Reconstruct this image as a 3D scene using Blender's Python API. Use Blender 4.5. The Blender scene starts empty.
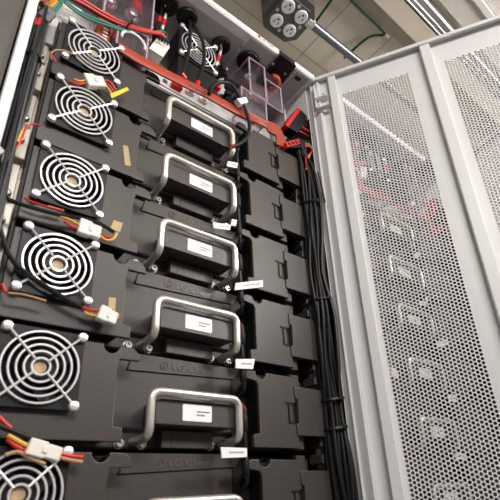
import bpy, math, random
import numpy as np
from mathutils import Vector, Matrix
random.seed(7)
scn = bpy.context.scene
COL = scn.collection
PI = math.pi
P = 0.11424          # vertical pitch of the battery modules
D = 0.532            # pitch of the cabinets along the row
ROWS = 6

# ------------------------------------------------------------------ camera
RM = Matrix(((0.7772, -0.6275, -0.0456), (0.2314, 0.3526, -0.9067), (0.5851, 0.6942, 0.4192)))
CAM = Vector((-0.0982, -0.4580, -0.5782))
F, CX, CY = 434.27, 261.67, 290.75
cd = bpy.data.cameras.new('camera')
cam = bpy.data.objects.new('camera', cd)
COL.objects.link(cam)
scn.camera = cam
cd.sensor_width = 36
cd.lens = F / 500 * 36
cd.shift_x = -(CX - 250) / 500
cd.shift_y = (CY - 250) / 500
rx, ry, rz = RM[0].normalized(), RM[1].normalized(), RM[2].normalized()
rot = Matrix((rx, -ry, -rz)).transposed()
cam.matrix_world = Matrix.Translation(CAM) @ rot.to_4x4()
cd.clip_start = 0.01
cd.dof.use_dof = True
cd.dof.focus_distance = 0.88
cd.dof.aperture_fstop = 11.0


def A(u, v, y=None, x=None, z=None):
    """world point on the plane y= / x= / z= that the photo shows at (u, v)"""
    r = RM.transposed() @ Vector(((u - CX) / F, (v - CY) / F, 1))
    if y is not None: t = (y - CAM.y) / r.y
    elif x is not None: t = (x - CAM.x) / r.x
    else: t = (z - CAM.z) / r.z
    return CAM + r * t


# ------------------------------------------------------------------ materials
def mat(name, col, rough=0.5, metal=0.0, bump=0.0, bscale=400, var=0.0, spec=0.5, coat=0.0):
    m = bpy.data.materials.new(name)
    m.use_nodes = True
    nt = m.node_tree
    b = nt.nodes['Principled BSDF']
    b.inputs['Base Color'].default_value = (*col, 1)
    b.inputs['Roughness'].default_value = rough
    b.inputs['Metallic'].default_value = metal
    b.inputs['Specular IOR Level'].default_value = spec
    if coat: b.inputs['Coat Weight'].default_value = coat
    tc = nt.nodes.new('ShaderNodeTexCoord')
    nz = nt.nodes.new('ShaderNodeTexNoise')
    nz.inputs['Scale'].default_value = bscale
    nz.inputs['Detail'].default_value = 3
    nt.links.new(tc.outputs['Object'], nz.inputs['Vector'])
    if bump:
        bp = nt.nodes.new('ShaderNodeBump')
        bp.inputs['Strength'].default_value = bump
        bp.inputs['Distance'].default_value = 0.0006
        nt.links.new(nz.outputs['Fac'], bp.inputs['Height'])
        nt.links.new(bp.outputs['Normal'], b.inputs['Normal'])
    if var:
        nz2 = nt.nodes.new('ShaderNodeTexNoise')
        nz2.inputs['Scale'].default_value = bscale / 12
        nt.links.new(tc.outputs['Object'], nz2.inputs['Vector'])
        mr = nt.nodes.new('ShaderNodeMapRange')
        mr.inputs[3].default_value = 1 - var
        mr.inputs[4].default_value = 1 + var
        nt.links.new(nz2.outputs['Fac'], mr.inputs[0])
        mx = nt.nodes.new('ShaderNodeVectorMath')
        mx.operation = 'SCALE'
        mx.inputs[0].default_value = col
        nt.links.new(mr.outputs[0], mx.inputs['Scale'])
        nt.links.new(mx.outputs[0], b.inputs['Base Color'])
    return m


def clear_mat(name, tint, gloss, solid=False):
    m = bpy.data.materials.new(name)
    m.use_nodes = True
    nt = m.node_tree
    nt.nodes.clear()
    out = nt.nodes.new('ShaderNodeOutputMaterial')
    tr = nt.nodes.new('ShaderNodeBsdfTransparent')
    tr.inputs[0].default_value = (*tint, 1)
    gl = nt.nodes.new('ShaderNodeBsdfGlossy')
    gl.inputs[0].default_value = (0.95, 0.9, 0.95, 1)
    gl.inputs['Roughness'].default_value = 0.08
    if solid:
        gl = nt.nodes.new('ShaderNodeBsdfPrincipled')
        gl.inputs['Base Color'].default_value = (0.80, 0.66, 0.76, 1)
        gl.inputs['Roughness'].default_value = 0.15
    mx = nt.nodes.new('ShaderNodeMixShader')
    fr = nt.nodes.new('ShaderNodeLayerWeight')
    fr.inputs['Blend'].default_value = 0.35
    ma = nt.nodes.new('ShaderNodeMath')
    ma.operation = 'MULTIPLY_ADD'
    ma.inputs[1].default_value = 0.22
    ma.inputs[2].default_value = gloss
    nt.links.new(fr.outputs['Facing'], ma.inputs[0])
    nt.links.new(ma.outputs[0], mx.inputs[0])
    nt.links.new(tr.outputs[0], mx.inputs[1])
    nt.links.new(gl.outputs[0], mx.inputs[2])
    nt.links.new(mx.outputs[0], out.inputs[0])
    return m


M = dict(
    cover=mat('charcoal_plastic', (0.047, 0.039, 0.036), 0.42, bump=0.25, bscale=1500, var=0.06),
    box=mat('dark_plastic', (0.054, 0.046, 0.043), 0.42, bump=0.2, bscale=1500),
    body=mat('housing_plastic', (0.048, 0.041, 0.038), 0.45, bump=0.2, bscale=1500),
    emboss=mat('embossed_plastic', (0.115, 0.098, 0.09), 0.3),
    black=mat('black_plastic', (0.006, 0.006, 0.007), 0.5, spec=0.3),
    fan=mat('fan_plastic', (0.010, 0.010, 0.013), 0.45, spec=0.3),
    rubber=mat('black_rubber', (0.007, 0.007, 0.008), 0.42, spec=0.35),
    sheenjacket=mat('sheen_cable_jacket', (0.06, 0.065, 0.07), 0.35),
    greycable=mat('grey_cable_jacket', (0.016, 0.018, 0.021), 0.4, spec=0.4),
    guard=mat('nickel_wire', (0.88, 0.86, 0.86), 0.32, metal=0.55),
    steel=mat('satin_steel', (0.74, 0.69, 0.64), 0.33, metal=0.75, bump=0.05, bscale=900),
    bolt=mat('bolt_steel', (0.62, 0.59, 0.56), 0.3, metal=0.8),
    label=mat('label_paper', (0.86, 0.86, 0.88), 0.5),
    print_=mat('label_print', (0.10, 0.10, 0.12), 0.6),
    white=mat('white_powder_coat', (0.76, 0.755, 0.76), 0.42, bump=0.06, bscale=2500),
    silver=mat('zinc_sheet', (0.72, 0.70, 0.70), 0.42, metal=0.1, var=0.04, bscale=200),
    beige=mat('rail_paint', (0.66, 0.60, 0.52), 0.42, metal=0.2),
    red=mat('red_sleeve', (0.38, 0.048, 0.022), 0.45, var=0.12, bscale=300),
    redwire=mat('red_wire', (0.62, 0.025, 0.015), 0.35),
    redplug=mat('red_plug', (0.65, 0.012, 0.012), 0.35),
    orange=mat('orange_red_rubber', (0.62, 0.08, 0.03), 0.4),
    yellow=mat('yellow_wire', (0.72, 0.40, 0.05), 0.4),
    tan=mat('tan_wire', (0.42, 0.24, 0.12), 0.5),
    tape=mat('amber_tape', (0.46, 0.33, 0.16), 0.4, var=0.2, bscale=900),
    green=mat('teal_wire', (0.01, 0.20, 0.15), 0.35),
    dgreen=mat('green_wire', (0.004, 0.10, 0.03), 0.4),
    plug=mat('ivory_plug', (0.80, 0.76, 0.70), 0.4),
    greyplug=mat('grey_plug', (0.16, 0.17, 0.18), 0.4),
    clear=clear_mat('clear_plastic', (0.95, 0.91, 0.94), 0.11),
    clearedge=clear_mat('clear_plastic_edge', (0.86, 0.72, 0.82), 0.40, True),
    ceil=mat('ceiling_paint', (0.76, 0.69, 0.58), 0.6, var=0.03, bscale=60),
    taupe=mat('taupe_finish', (0.50, 0.44, 0.36), 0.6),
    beam=mat('cream_paint', (0.78, 0.70, 0.58), 0.55),
    seam=mat('seam_dark', (0.26, 0.23, 0.19), 0.7),
    grey=mat('grey_board', (0.70, 0.66, 0.62), 0.6, var=0.05, bscale=100),
    channel=mat('aluminium', (0.62, 0.62, 0.63), 0.35, metal=0.8),
    outbox=mat('dark_cast_metal', (0.11, 0.106, 0.098), 0.5, metal=0.1, bump=0.2, bscale=600),
    conduit=mat('conduit_steel', (0.17, 0.18, 0.20), 0.3, metal=0.7),
    neighbor=mat('umber_coating', (0.075, 0.066, 0.06), 0.5, bump=0.1, bscale=2500),
    wall=mat('wall_paint', (0.62, 0.60, 0.57), 0.6, var=0.03, bscale=50),
    floor=mat('floor_vinyl', (0.16, 0.15, 0.14), 0.5, var=0.1, bscale=80),
    hub=mat('hub_sticker', (0.52, 0.36, 0.20), 0.5),
    warn=mat('warning_yellow', (0.85, 0.6, 0.02), 0.5),
    inner=mat('shaded_roof_paint', (0.40, 0.385, 0.38), 0.5, bump=0.05, bscale=2000),
)


# ------------------------------------------------------------------ mesh building
class MB:
    def __init__(s): s.v, s.f = [], []

    def add(s, vs, fs):
        k = len(s.v)
        s.v += [tuple(v) for v in vs]
        s.f += [tuple(i + k for i in f) for f in fs]
        return s

    def box(s, x0, x1, y0, y1, z0, z1, b=0.0, fr=None):
        """axis box with chamfered edges (b); fr maps local to world"""
        if b <= 0:
            vs = [(x, y, z) for x in (x0, x1) for y in (y0, y1) for z in (z0, z1)]
            fs = [(0, 1, 3, 2), (4, 6, 7, 5), (0, 4, 5, 1), (2, 3, 7, 6), (0, 2, 6, 4), (1, 5, 7, 3)]
        else:
            b = min(b, (x1 - x0) / 2.01, (y1 - y0) / 2.01, (z1 - z0) / 2.01)
            lo, hi = (x0, y0, z0), (x1, y1, z1)
            vs, ix = [], {}
            for c in [(i, j, k) for i in (0, 1) for j in (0, 1) for k in (0, 1)]:
                for ax in range(3):
                    p = []
                    for a in range(3):
                        e = hi[a] if c[a] else lo[a]
                        p.append(e if a == ax else (e - b if c[a] else e + b))
                    ix[c, ax] = len(vs)
                    vs.append(tuple(p))
            fs = []
            for ax in range(3):
                o = [a for a in range(3) if a != ax]
                for sd in (0, 1):
                    q = []
                    for (m, n) in ((0, 0), (1, 0), (1, 1), (0, 1)):
                        c = [0, 0, 0]; c[ax] = sd; c[o[0]] = m; c[o[1]] = n
                        q.append(ix[tuple(c), ax])
                    fs.append(q)
                for m in (0, 1):
                    for n in (0, 1):
                        c = [0, 0, 0]; c[o[0]] = m; c[o[1]] = n
                        c0 = tuple(c); c[ax] = 1; c1 = tuple(c)
                        fs.append([ix[c0, o[0]], ix[c0, o[1]], ix[c1, o[1]], ix[c1, o[0]]])
            for c in [(i, j, k) for i in (0, 1) for j in (0, 1) for k in (0, 1)]:
                fs.append([ix[c, 0], ix[c, 1], ix[c, 2]])
        if fr: vs = [fr(*v) for v in vs]
        return s.add(vs, fs)

    def tube(s, pts, r, n=10, closed=False, caps=True):
        pts = [Vector(p) for p in pts]
        N = len(pts)
        rr = r if isinstance(r, (list, tuple)) else [r] * N
        vs, fs = [], []
        t0 = None
        for i in range(N):
            if closed: t = pts[(i + 1) % N] - pts[i - 1]
            else: t = pts[min(i + 1, N - 1)] - pts[max(i - 1, 0)]
            if t.length < 1e-9: t = Vector((0, 0, 1))
            t.normalize()
            if t0 is None:
                a = Vector((0, 0, 1)) if abs(t.z) < 0.9 else Vector((0, 1, 0))
                u = t.cross(a).normalized()
            else:
                u = (u - t * u.dot(t)).normalized()
            w = t.cross(u)
            t0 = t
            for k in range(n):
                a = 2 * PI * k / n
                vs.append(pts[i] + (u * math.cos(a) + w * math.sin(a)) * rr[i])
        for i in range(N if closed else N - 1):
            j = (i + 1) % N
            for k in range(n):
                l = (k + 1) % n
                fs.append((i * n + k, i * n + l, j * n + l, j * n + k))
        if caps and not closed:
            fs.append(tuple(range(n - 1, -1, -1)))
            fs.append(tuple((N - 1) * n + k for k in range(n)))
        return s.add(vs, fs)

    def lathe(s, prof, c, axis=(0, -1, 0), n=20):
        """prof = [(radius, height along axis)]"""
        ax = Vector(axis).normalized()
        a = Vector((0, 0, 1)) if abs(ax.z) < 0.9 else Vector((1, 0, 0))
        u = ax.cross(a).normalized(); w = ax.cross(u)
        c = Vector(c)
        vs, fs = [], []
        for r, h in prof:
            for k in range(n):
                t = 2 * PI * k / n
                vs.append(c + ax * h + (u * math.cos(t) + w * math.sin(t)) * max(r, 1e-5))
        for i in range(len(prof) - 1):
            for k in range(n):
                l = (k + 1) % n
                fs.append((i * n + k, i * n + l, (i + 1) * n + l, (i + 1) * n + k))
        fs.append(tuple(range(n)))
        fs.append(tuple((len(prof) - 1) * n + k for k in range(n)))
        return s.add(vs, fs)

    def prism(s, pts, thick):
        """polygon pts (3-D, planar) extruded by the vector thick"""
        t = Vector(thick); n = len(pts)
        vs = [Vector(p) for p in pts] + [Vector(p) + t for p in pts]
        fs = [tuple(range(n)), tuple(range(2 * n - 1, n - 1, -1))] + [(i, (i + 1) % n, n + (i + 1) % n, n + i) for i in range(n)]
        return s.add(vs, fs)

    def build(s, name, m, parent=None, org=(0, 0, 0), smooth=False):
        me = bpy.data.meshes.new(name)
        o = Vector(org)
        me.from_pydata([tuple(Vector(v) - o) for v in s.v], [], s.f)
        return link(name, me, m, parent, smooth)


def link(name, me, m, parent=None, smooth=False, fix=True):
    import bmesh
    if fix:
        bm = bmesh.new(); bm.from_mesh(me)
        bmesh.ops.recalc_face_normals(bm, faces=bm.faces)
        bm.to_mesh(me); bm.free()
    if smooth:
        me.polygons.foreach_set('use_smooth', [True] * len(me.polygons))
        try: me.set_sharp_from_angle(angle=math.radians(40))
        except Exception: pass
    me.materials.append(M[m])
    ob = bpy.data.objects.new(name, me)
    COL.objects.link(ob)
    if parent: ob.parent = parent
    return ob


def curve_mesh(loops, half, bevel):
    """2-D filled outline with holes -> solid plate mesh (XY plane, thickness 2*half)"""
    cu = bpy.data.curves.new('outline', 'CURVE')
    cu.dimensions = '2D'; cu.fill_mode = 'BOTH'
    cu.extrude = max(half - bevel, 0); cu.bevel_depth = bevel; cu.bevel_resolution = 1; cu.offset = -bevel
    for lp in loops:
        sp = cu.splines.new('POLY')
        sp.points.add(len(lp) - 1)
        for p, q in zip(sp.points, lp): p.co = (q[0], q[1], 0, 1)
        sp.use_cyclic_u = True
    ob = bpy.data.objects.new('outline', cu)
    COL.objects.link(ob)
    dg = bpy.context.evaluated_depsgraph_get()
    me = bpy.data.meshes.new_from_object(ob.evaluated_get(dg))
    bpy.data.objects.remove(ob); bpy.data.curves.remove(cu)
    me.materials.clear()
    return me


def plate(name, loops, y0, y1, m, parent=None, bevel=0.0008, org=(0, 0, 0)):
    """outline in (x, z), from front y0 to back y1"""
    me = curve_mesh(loops, (y1 - y0) / 2, bevel)
    yc = (y0 + y1) / 2
    for v in me.vertices:
        x, y, z = v.co
        v.co = (x - org[0], yc - z - org[1], y - org[2])
    return link(name, me, m, parent, True)


def text_mesh(body, size, depth, bold=0.0):
    cu = bpy.data.curves.new('lettering', 'FONT')
    cu.body = body; cu.size = size; cu.extrude = depth; cu.offset = bold
    cu.align_x = 'LEFT'
    ob = bpy.data.objects.new('lettering', cu)
    COL.objects.link(ob)
    dg = bpy.context.evaluated_depsgraph_get()
    me = bpy.data.meshes.new_from_object(ob.evaluated_get(dg))
    bpy.data.objects.remove(ob); bpy.data.curves.remove(cu)
    me.materials.clear()
    return me


def circ(cx, cz, r, n=20, a0=0, a1=2 * PI, end=False):
    return [(cx + r * math.cos(a0 + (a1 - a0) * k / n), cz + r * math.sin(a0 + (a1 - a0) * k / n)) for k in range(n + (1 if end else 0))]


def spline(pts, n=8):
    pts = [Vector(p) for p in pts]
    if len(pts) < 3: return [pts[0].lerp(pts[-1], k / n) for k in range(n + 1)]
    q = [pts[0] * 2 - pts[1]] + pts + [pts[-1] * 2 - pts[-2]]
    out = []
    for i in range(1, len(q) - 2):
        a, b, c, d = q[i - 1:i + 3]
        for k in range(n):
            t = k / n
            out.append(0.5 * (2 * b + (c - a) * t + (2 * a - 5 * b + 4 * c - d) * t * t + (3 * b - a - 3 * c + d) * t ** 3))
    out.append(pts[-1])
    return out


def fillet(pts, r, n=6):
    """polyline with rounded corners"""
    pts = [Vector(p) for p in pts]
    out = [pts[0]]
    for a, b, c in zip(pts, pts[1:], pts[2:]):
        d0 = (a - b).normalized(); d1 = (c - b).normalized()
        rr = min(r, (a - b).length * .49, (c - b).length * .49)
        p0, p1 = b + d0 * rr, b + d1 * rr
        for k in range(n + 1):
            t = k / n
            out.append(p0 * (1 - t) ** 2 + b * 2 * t * (1 - t) + p1 * t * t)
    out.append(pts[-1])
    return out


NEAR = []      # (object, label in the near cabinet, label in the far cabinet or None)


def tag(o, label, cat, group=None, far=None):
    o['label'] = label; o['category'] = cat
    if group: o['group'] = group
    if far is not None: NEAR.append((o, far))
    return o


def thing(name, label, cat, loc=(0, 0, 0), group=None, far=None):
    o = bpy.data.objects.new(name, None)
    o.empty_display_size = 0.05
    COL.objects.link(o); o.location = loc
    return tag(o, label, cat, group, far)


KIDS = {}


def copy_tree(o, parent=None):
    c = o.copy(); COL.objects.link(c)
    if parent: c.parent = parent
    for ch in list(o.children): copy_tree(ch, c)
    return c


def struct(name, mb, m):
    o = mb.build(name, m); o['kind'] = 'structure'; return o


# ================================================================== the room
ZC, ZF = 0.54, -1.95
struct('floor', MB().box(-2.2, 3.6, -2.6, 0.9, ZF - 0.05, ZF), 'floor')
struct('ceiling', MB().box(-2.2, 3.6, -2.6, 0.9, ZC, ZC + 0.05), 'ceil')
struct('wall_back', MB().box(-2.2, 3.6, 0.85, 0.9, ZF, ZC), 'wall')
struct('wall_left', MB().box(-2.25, -2.2, -2.6, 0.9, ZF, ZC), 'wall')
struct('wall_right', MB().box(3.6, 3.65, -2.6, 0.9, ZF, ZC), 'wall')

# seams between the ceiling boards
sm = MB()
for y in (0.085, 0.33, 0.58): sm.box(-2.2, 3.6, y - 0.0007, y + 0.0007, ZC - 0.0006, ZC + 0.002)
for x in (-0.6, -0.18, 0.14, 0.555, 0.72, 1.08): sm.box(x - 0.0007, x + 0.0007, -0.10, 0.85, ZC - 0.0006, ZC + 0.002)
struct('trim_1', sm, 'seam')
struct('trim_2', MB().box(-2.2, 3.6, -0.146, -0.107, 0.522, ZC), 'taupe')  # strip in a darker tone than the ceiling boards

# beams and channels along the row
def ceiling_run(name, label, cat, y0, y1, z0, m, ribs=()):
    b = MB().box(-2.2, 3.6, y0, y1, z0, ZC, 0.002)
    for (a, c, h) in ribs: b.box(-2.2, 3.6, a, c, z0 - h, z0 + .001, 0.001)
    return tag(b.build(name, m), label, cat)
ceiling_run('ceiling_beam', 'wide cream beam under the ceiling beside the green wires', 'beam', -0.188, -0.141, 0.500, 'beam')
ceiling_run('cable_channel', 'shiny ribbed aluminium channel running along the ceiling', 'channel', -0.222, -0.190, 0.502, 'channel', [(-.196, -.192, .004), (-.206, -.202, .004), (-.221, -.216, .004)])
ceiling_run('ceiling_panel', 'speckled grey ceiling board between the aluminium channel and the white batten', 'panel', -0.290, -0.238, 0.515, 'grey')
ceiling_run('ceiling_batten', 'narrow white batten across the grey ceiling boards', 'batten', -0.308, -0.291, 0.506, 'white')
ceiling_run('ceiling_panel', 'smooth grey ceiling board beyond the narrow white batten', 'panel', -0.372, -0.309, 0.515, 'grey')
ceiling_run('ceiling_batten', 'pale batten at the outermost corner of the ceiling, beyond the grey boards', 'batten', -0.384, -0.373, 0.508, 'beam')

# outlet box with four sockets, conduit, green wires
zb = 0.48
def O(u, v): return A(u, v, z=zb)
ctr = (O(277.6, 18) + O(300, 18.6)) / 2
c2 = (O(287.4, 8.4) + O(290, 28.2)) / 2
ctr = (ctr + c2) / 2
ang = math.atan2((O(300, 18.6) - O(287.4, 8.4)).y, (O(300, 18.6) - O(287.4, 8.4)).x)
ux = Vector((math.cos(ang), math.sin(ang), 0)); uy = Vector((-math.sin(ang), math.cos(ang), 0))
ob = thing('outlet_box', 'dark grey octagonal box with four round sockets under the ceiling', 'outlet box', (ctr.x, ctr.y, zb))
h, c = 0.055, 0.022
octo = [(-h, -h + c), (-h + c, -h), (h - c, -h), (h, -h + c), (h, h - c), (h - c, h), (-h + c, h), (-h, h - c)]
MB().prism([ux * a * 1.04 + uy * b * 1.04 + Vector((0, 0, 0.007)) for a, b in octo], (0, 0, 0.053)).build('housing', 'outbox', ob)
q = 0.043
cp = MB().prism([ux * a + uy * b for a, b in [(-q, -q + .008), (-q + .008, -q), (q - .008, -q), (q, -q + .008), (q, q - .008), (q - .008, q), (-q + .008, q), (-q, q - .008)]], (0, 0, 0.007)).build('cover_plate', 'outbox', ob)
for sx, sy in ((0, 1), (0, -1), (1, 0), (-1, 0)):
    MB().lathe([(0.0045, 0), (0.0045, .0015), (0.003, .0025)], ux * sx * .037 + uy * sy * .037, (0, 0, -1), 10).build('screw', 'bolt', cp)
for sx in (-1, 1):
    for sy in (-1, 1):
        p = ux * sx * 0.0215 + uy * sy * 0.0215
        so = MB().lathe([(0.0165, 0), (0.0165, .0035), (0.0152, .005), (0.002, .005)], p, (0, 0, -1), 24).build('socket', 'label', ob, smooth=True)
        sl = MB()
        for a, b, w, l in ((-.006, .002, .0012, .0045), (.006, .002, .0012, .0038), (0, -.007, .0026, .0026)):
            cc = p + ux * a + uy * b
            sl.prism([cc + ux * i * w + uy * j * l + Vector((0, 0, -.0054)) for i, j in ((-1, -1), (1, -1), (1, 1), (-1, 1))], (0, 0, .003))
        sl.build('slot', 'print_', so)
cp0 = A(309, 22, z=0.492); cp1 = A(356, 60, z=0.492)
dv = (cp1 - cp0).normalized()
cb = thing('conduit', 'grey steel conduit running from the octagonal socket box along the ceiling', 'conduit', cp0)
MB().tube([dv * -.006, dv * 0.9], 0.0105, 16).build('pipe', 'conduit', cb, smooth=True)
MB().tube([dv * -.01, dv * 0.012], 0.0128, 8).build('coupling', 'channel', cb)
def wire(name, label, cat, pts, r, m, group=None, far=None, n=8):
    pts = spline(pts)
    o = MB().tube(pts, r, n).build(name, m, None, pts[0], True)
    o.location = pts[0]
    return tag(o, label, cat, group, far)
wire('green_wire', 'short green wire hanging beside the octagonal socket box', 'wire', [A(u, v, z=.52) for u, v in ((336, -8), (330, 2), (322, 13), (317, 20), (312, 24))], .0032, 'dgreen')
wire('green_wire', 'green wire coming down along the taupe ceiling strip to its clip', 'wire', [A(u, v, z=.516) for u, v in ((346, -8), (352, 1), (366, 15), (378, 26), (385, 34))], .0036, 'dgreen')
wire('green_wire', 'green wire looping from the clip back to the steel conduit', 'wire', [A(u, v, z=.518) for u, v in ((385, 35), (372, 36), (362, 42), (352, 51), (344, 58))], .0034, 'dgreen')
kp = A(386, 36, z=.516)
kb = MB().box(-.008, .008, -.005, .005, -.006, .006, .002); kb.lathe([(.003, 0), (.003, .006)], (.004, 0, -.006), (0, 0, -1), 8)
k = kb.build('wire_clip', 'taupe'); k.location = kp; tag(k, 'small brown clip holding two green wires to the ceiling', 'clip')

# dark cabinet standing to the left
nb = thing('neighbour_cabinet', 'dark umber cabinet side filling the upper corner beside the white post', 'cabinet', (-0.4, 0.1, ZF))
og = (-0.4, 0.1, ZF)
MB().box(-0.70, -0.0945, -0.034, 0.55, ZF, 0.24, .003).build('body', 'neighbor', nb, og)
MB().box(-0.69, -0.0945, -0.052, -0.036, ZF + .08, 0.225, .004).build('door', 'neighbor', nb, og)

# ================================================================== cabinet
ROOT = (0.17, 0.2, ZF)
cabi = thing('battery_cabinet', 'white steel battery cabinet in front with its perforated door swung open', 'cabinet', ROOT,
             far='white steel battery cabinet standing behind the perforated door')
X0, X1 = -0.092, 0.436
YF, YB = -0.04, 0.56
ZU, ZT = 0.222, 0.2375
def part(mb, name, m, parent=cabi, smooth=False): return mb.build(name, m, parent, ROOT, smooth)
part(MB().box(X0, X0 + .011, YF, .02, ZF, ZU, .0015).box(X0, X0 + .003, .02, YB, ZF, ZU), 'side_panel', 'white')
part(MB().box(X1 - .003, X1, -.011, -.002, ZF, ZU, .0006).box(X1 - .003, X1, -.002, YB, ZF, ZU), 'side_panel', 'white')
part(MB().box(X0, X1, YB - .003, YB, ZF, ZU), 'back_panel', 'white')
part(MB().box(X0, X1, YF, YF + .10, ZF, ZF + .06, .002).box(X0, X1, YF + .1, YB, ZF, ZF + .02), 'plinth', 'white')
# dark blanking panel under the visible modules
part(MB().box(X0 + .015, X1 - .015, .03, .034, ZF + .06, -.645), 'blanking_panel', 'cover')
# roof slab with grommet holes
roof = MB().box(X0, X1, YF, YB, ZU, ZT, .003)
roof.box(.262, .2635, -.036, .3, ZU - .0012, ZU + .002)
roof.box(.10, .2632, -.0045, -.0035, ZU - .001, ZU + .002)
part(roof, 'roof', 'white')
part(MB().box(X0 + .012, .262, -.02, YB - .01, ZU - .0016, ZU, .0005).box(.264, .386, -.034, YB - .01, ZU - .0012, ZU, .0004).box(.389, X1 - .012, -.034, YB - .01, ZU - .0012, ZU, .0004), 'roof_liner', 'inner')  # grey colour carries the shade on the underside of the white roof
zg = ZU - .0016
for u, v, r in ((165, 3, .024), (187, 17, .0195), (221, 45, .0185), (248, 61, .0235)):
    p = A(u, v, z=zg)
    g = part(MB().lathe([(r, 0), (r, .003), (r * .93, .0055), (r * .55, .0055), (r * .5, .002), (.001, .002)], p, (0, 0, -1), 28), 'grommet', 'rubber', smooth=True)
p = A(241.5, 46.5, z=zg)
part(MB().lathe([(.003, 0), (.0028, .0014)], p, (0, 0, -1), 10), 'rivet', 'bolt')
# black lock catch under the roof edge
cq = [A(u, v, z=zg - .001) for u, v in ((280.5, 53.5), (296, 65.5), (282.5, 83), (266, 70))]
lc = part(MB().prism(cq, (0, 0, -.003)).box(cq[0].x, cq[1].x, YF - .0012, YF + .004, ZU - .004, ZT - .004, .001), 'lock_plate', 'black')
for u, v in ((273, 64), (285, 73.5)):
    part(MB().lathe([(.0028, 0), (.0022, .002)], A(u, v, z=zg - .004), (0, 0, -1), 10), 'screw', 'bolt', lc)
p = A(272, 80, z=zg - .004)
part(MB().tube([p + Vector((math.cos(a) * .0125, math.sin(a) * .0125, -.008 - .004 * math.sin(a))) for a in [(-2.2 + 3.9 * k / 16) for k in range(17)]], .0062, 12), 'rubber_hook', 'orange', lc, True)
p = A(297.6, 78.5, z=zg)
part(MB().box(p.x - .007, p.x + .007, p.y - .004, p.y + .004, zg - .001, zg + .002), 'slot', 'black')
# maker's mark on the roof edge
me = text_mesh('LG Chem', 0.0085, 0.0002)
p = A(259.5, 41, y=YF - .0004)
for v in me.vertices:
    x, y, z = v.co
    v.co = (p.x + .0055 + x - ROOT[0], YF - .0004 - z - ROOT[1], ZU + .0050 + y - ROOT[2])
link('lettering', me, 'seam', cabi)
part(MB().lathe([(.0036, 0), (.0036, .0006)], (p.x, YF, ZU + .0078), (0, -1, 0), 18), 'logo_disc', 'redplug')
# mounting rails with bolts
def rail(x0, x1, bx):
    r = MB()
    r.box(x0, x1, .034, .037, ZF + .06, .03)
    for i in range(7):
        z = -i * P
        r.box(x0, x1 - .004, .027, .037, z - .038, z + .014, .001)
        r.box(x0, x1 - .009, .027, .037, z - .044, z - .038, .001)
        r.box(x0, x1 - .002, .022, .037, z - .094, z - .047, .001)
        r.box(x0 + .0165, x1, .031, .037, z - .066, z - .002, .0006)
    ro = part(r, 'mounting_rail', 'beige')
    for i in range(6):
        for dz, yy in ((-.029, .027), (-.068, .022)):
            part(MB().lathe([(.0062, 0), (.006, .002), (.0046, .0045), (.001, .0055)], (bx, yy, dz - i * P), (0, -1, 0), 14), 'bolt', 'bolt', ro, True)
    for i in range(6): part(MB().box(bx - .003, bx + .003, .0285, .0345, -i * P - .0465, -i * P - .0205), 'slot', 'black', ro)
rail(-.0775, -.049, -.0615)
rail(.404, .432, .42)
# black sheets beside the module stack, standing in for the shade inside
part(MB().box(-.050, -.0475, .012, .30, -.66, .035), 'shade_sheet', 'black')
part(MB().box(.4, .4035, .03, .30, -.66, .035), 'shade_sheet', 'black')
part(MB().box(.4316, .4326, -.012, .060, ZF + .06, .130), 'shade_sheet', 'black')
# upper bay back plate and bracket plates
part(MB().box(X0 + .012, X1 - .012, .105, .108, .035, ZU - .002), 'inner_panel', 'silver')
bp0, bp1 = A(48, 10, y=.022), A(82, 22, y=.022)
bpl = part(MB().box(-.064, -.022, .022, .1, -.004, .100, .001), 'bracket_plate', 'silver')
tri = A(64, 26, y=.0215)
part(MB().prism([(tri.x - .004, .0218, tri.z - .004), (tri.x + .005, .0218, tri.z - .004), (tri.x, .0218, tri.z + .005)], (0, .001, 0)), 'warning_mark', 'warn', bpl)

# ------------------------------------------------------------------ door (swung open about its hinge)
HG = Vector((.437, -.04, 0)); DD = Vector((.5109, -.8597, 0)); DN = Vector((.8597, .5109, 0))
def DF(s, n, z): return HG + DD * s + DN * n + Vector((0, 0, z))
SW, ST = .012, .0012
dtop, dbot = .2307, ZF + .08
door = part(MB().box(-.017, .048, SW, SW + ST, dbot, dtop, fr=DF).box(.187, .2515, SW, SW + ST, dbot, dtop, fr=DF)
            .box(.388, .461, SW, SW + ST, dbot, dtop, fr=DF).box(.048, .187, SW, SW + ST, .1735, dtop, fr=DF)
            .box(.2515, .388, SW, SW + ST, .1735, dtop, fr=DF)
            .box(.048, .187, SW, SW + ST, dbot, -.735, fr=DF).box(.2515, .388, SW, SW + ST, dbot, -.735, fr=DF), 'door', 'white')
fl = MB().box(-.017, .461, -.002, SW, dtop - .0035, dtop, .0008, fr=DF).box(-.017, .461, -.002, .0015, dtop - .009, dtop, .0008, fr=DF)
fl.box(-.017, -.0135, .0085, SW, dbot, dtop - .0035, .0008, fr=DF).box(.4575, .461, -.002, SW, dbot, dtop - .0035, .0008, fr=DF)
part(fl, 'flange', 'white', door)
for s0, s1 in ((.0245, .041), (.213, .232), (.400, .418)):
    part(MB().box(s0, s1, 0, SW, dbot + .01, dtop - .009, .0012, fr=DF), 'stile', 'white', door)
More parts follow.
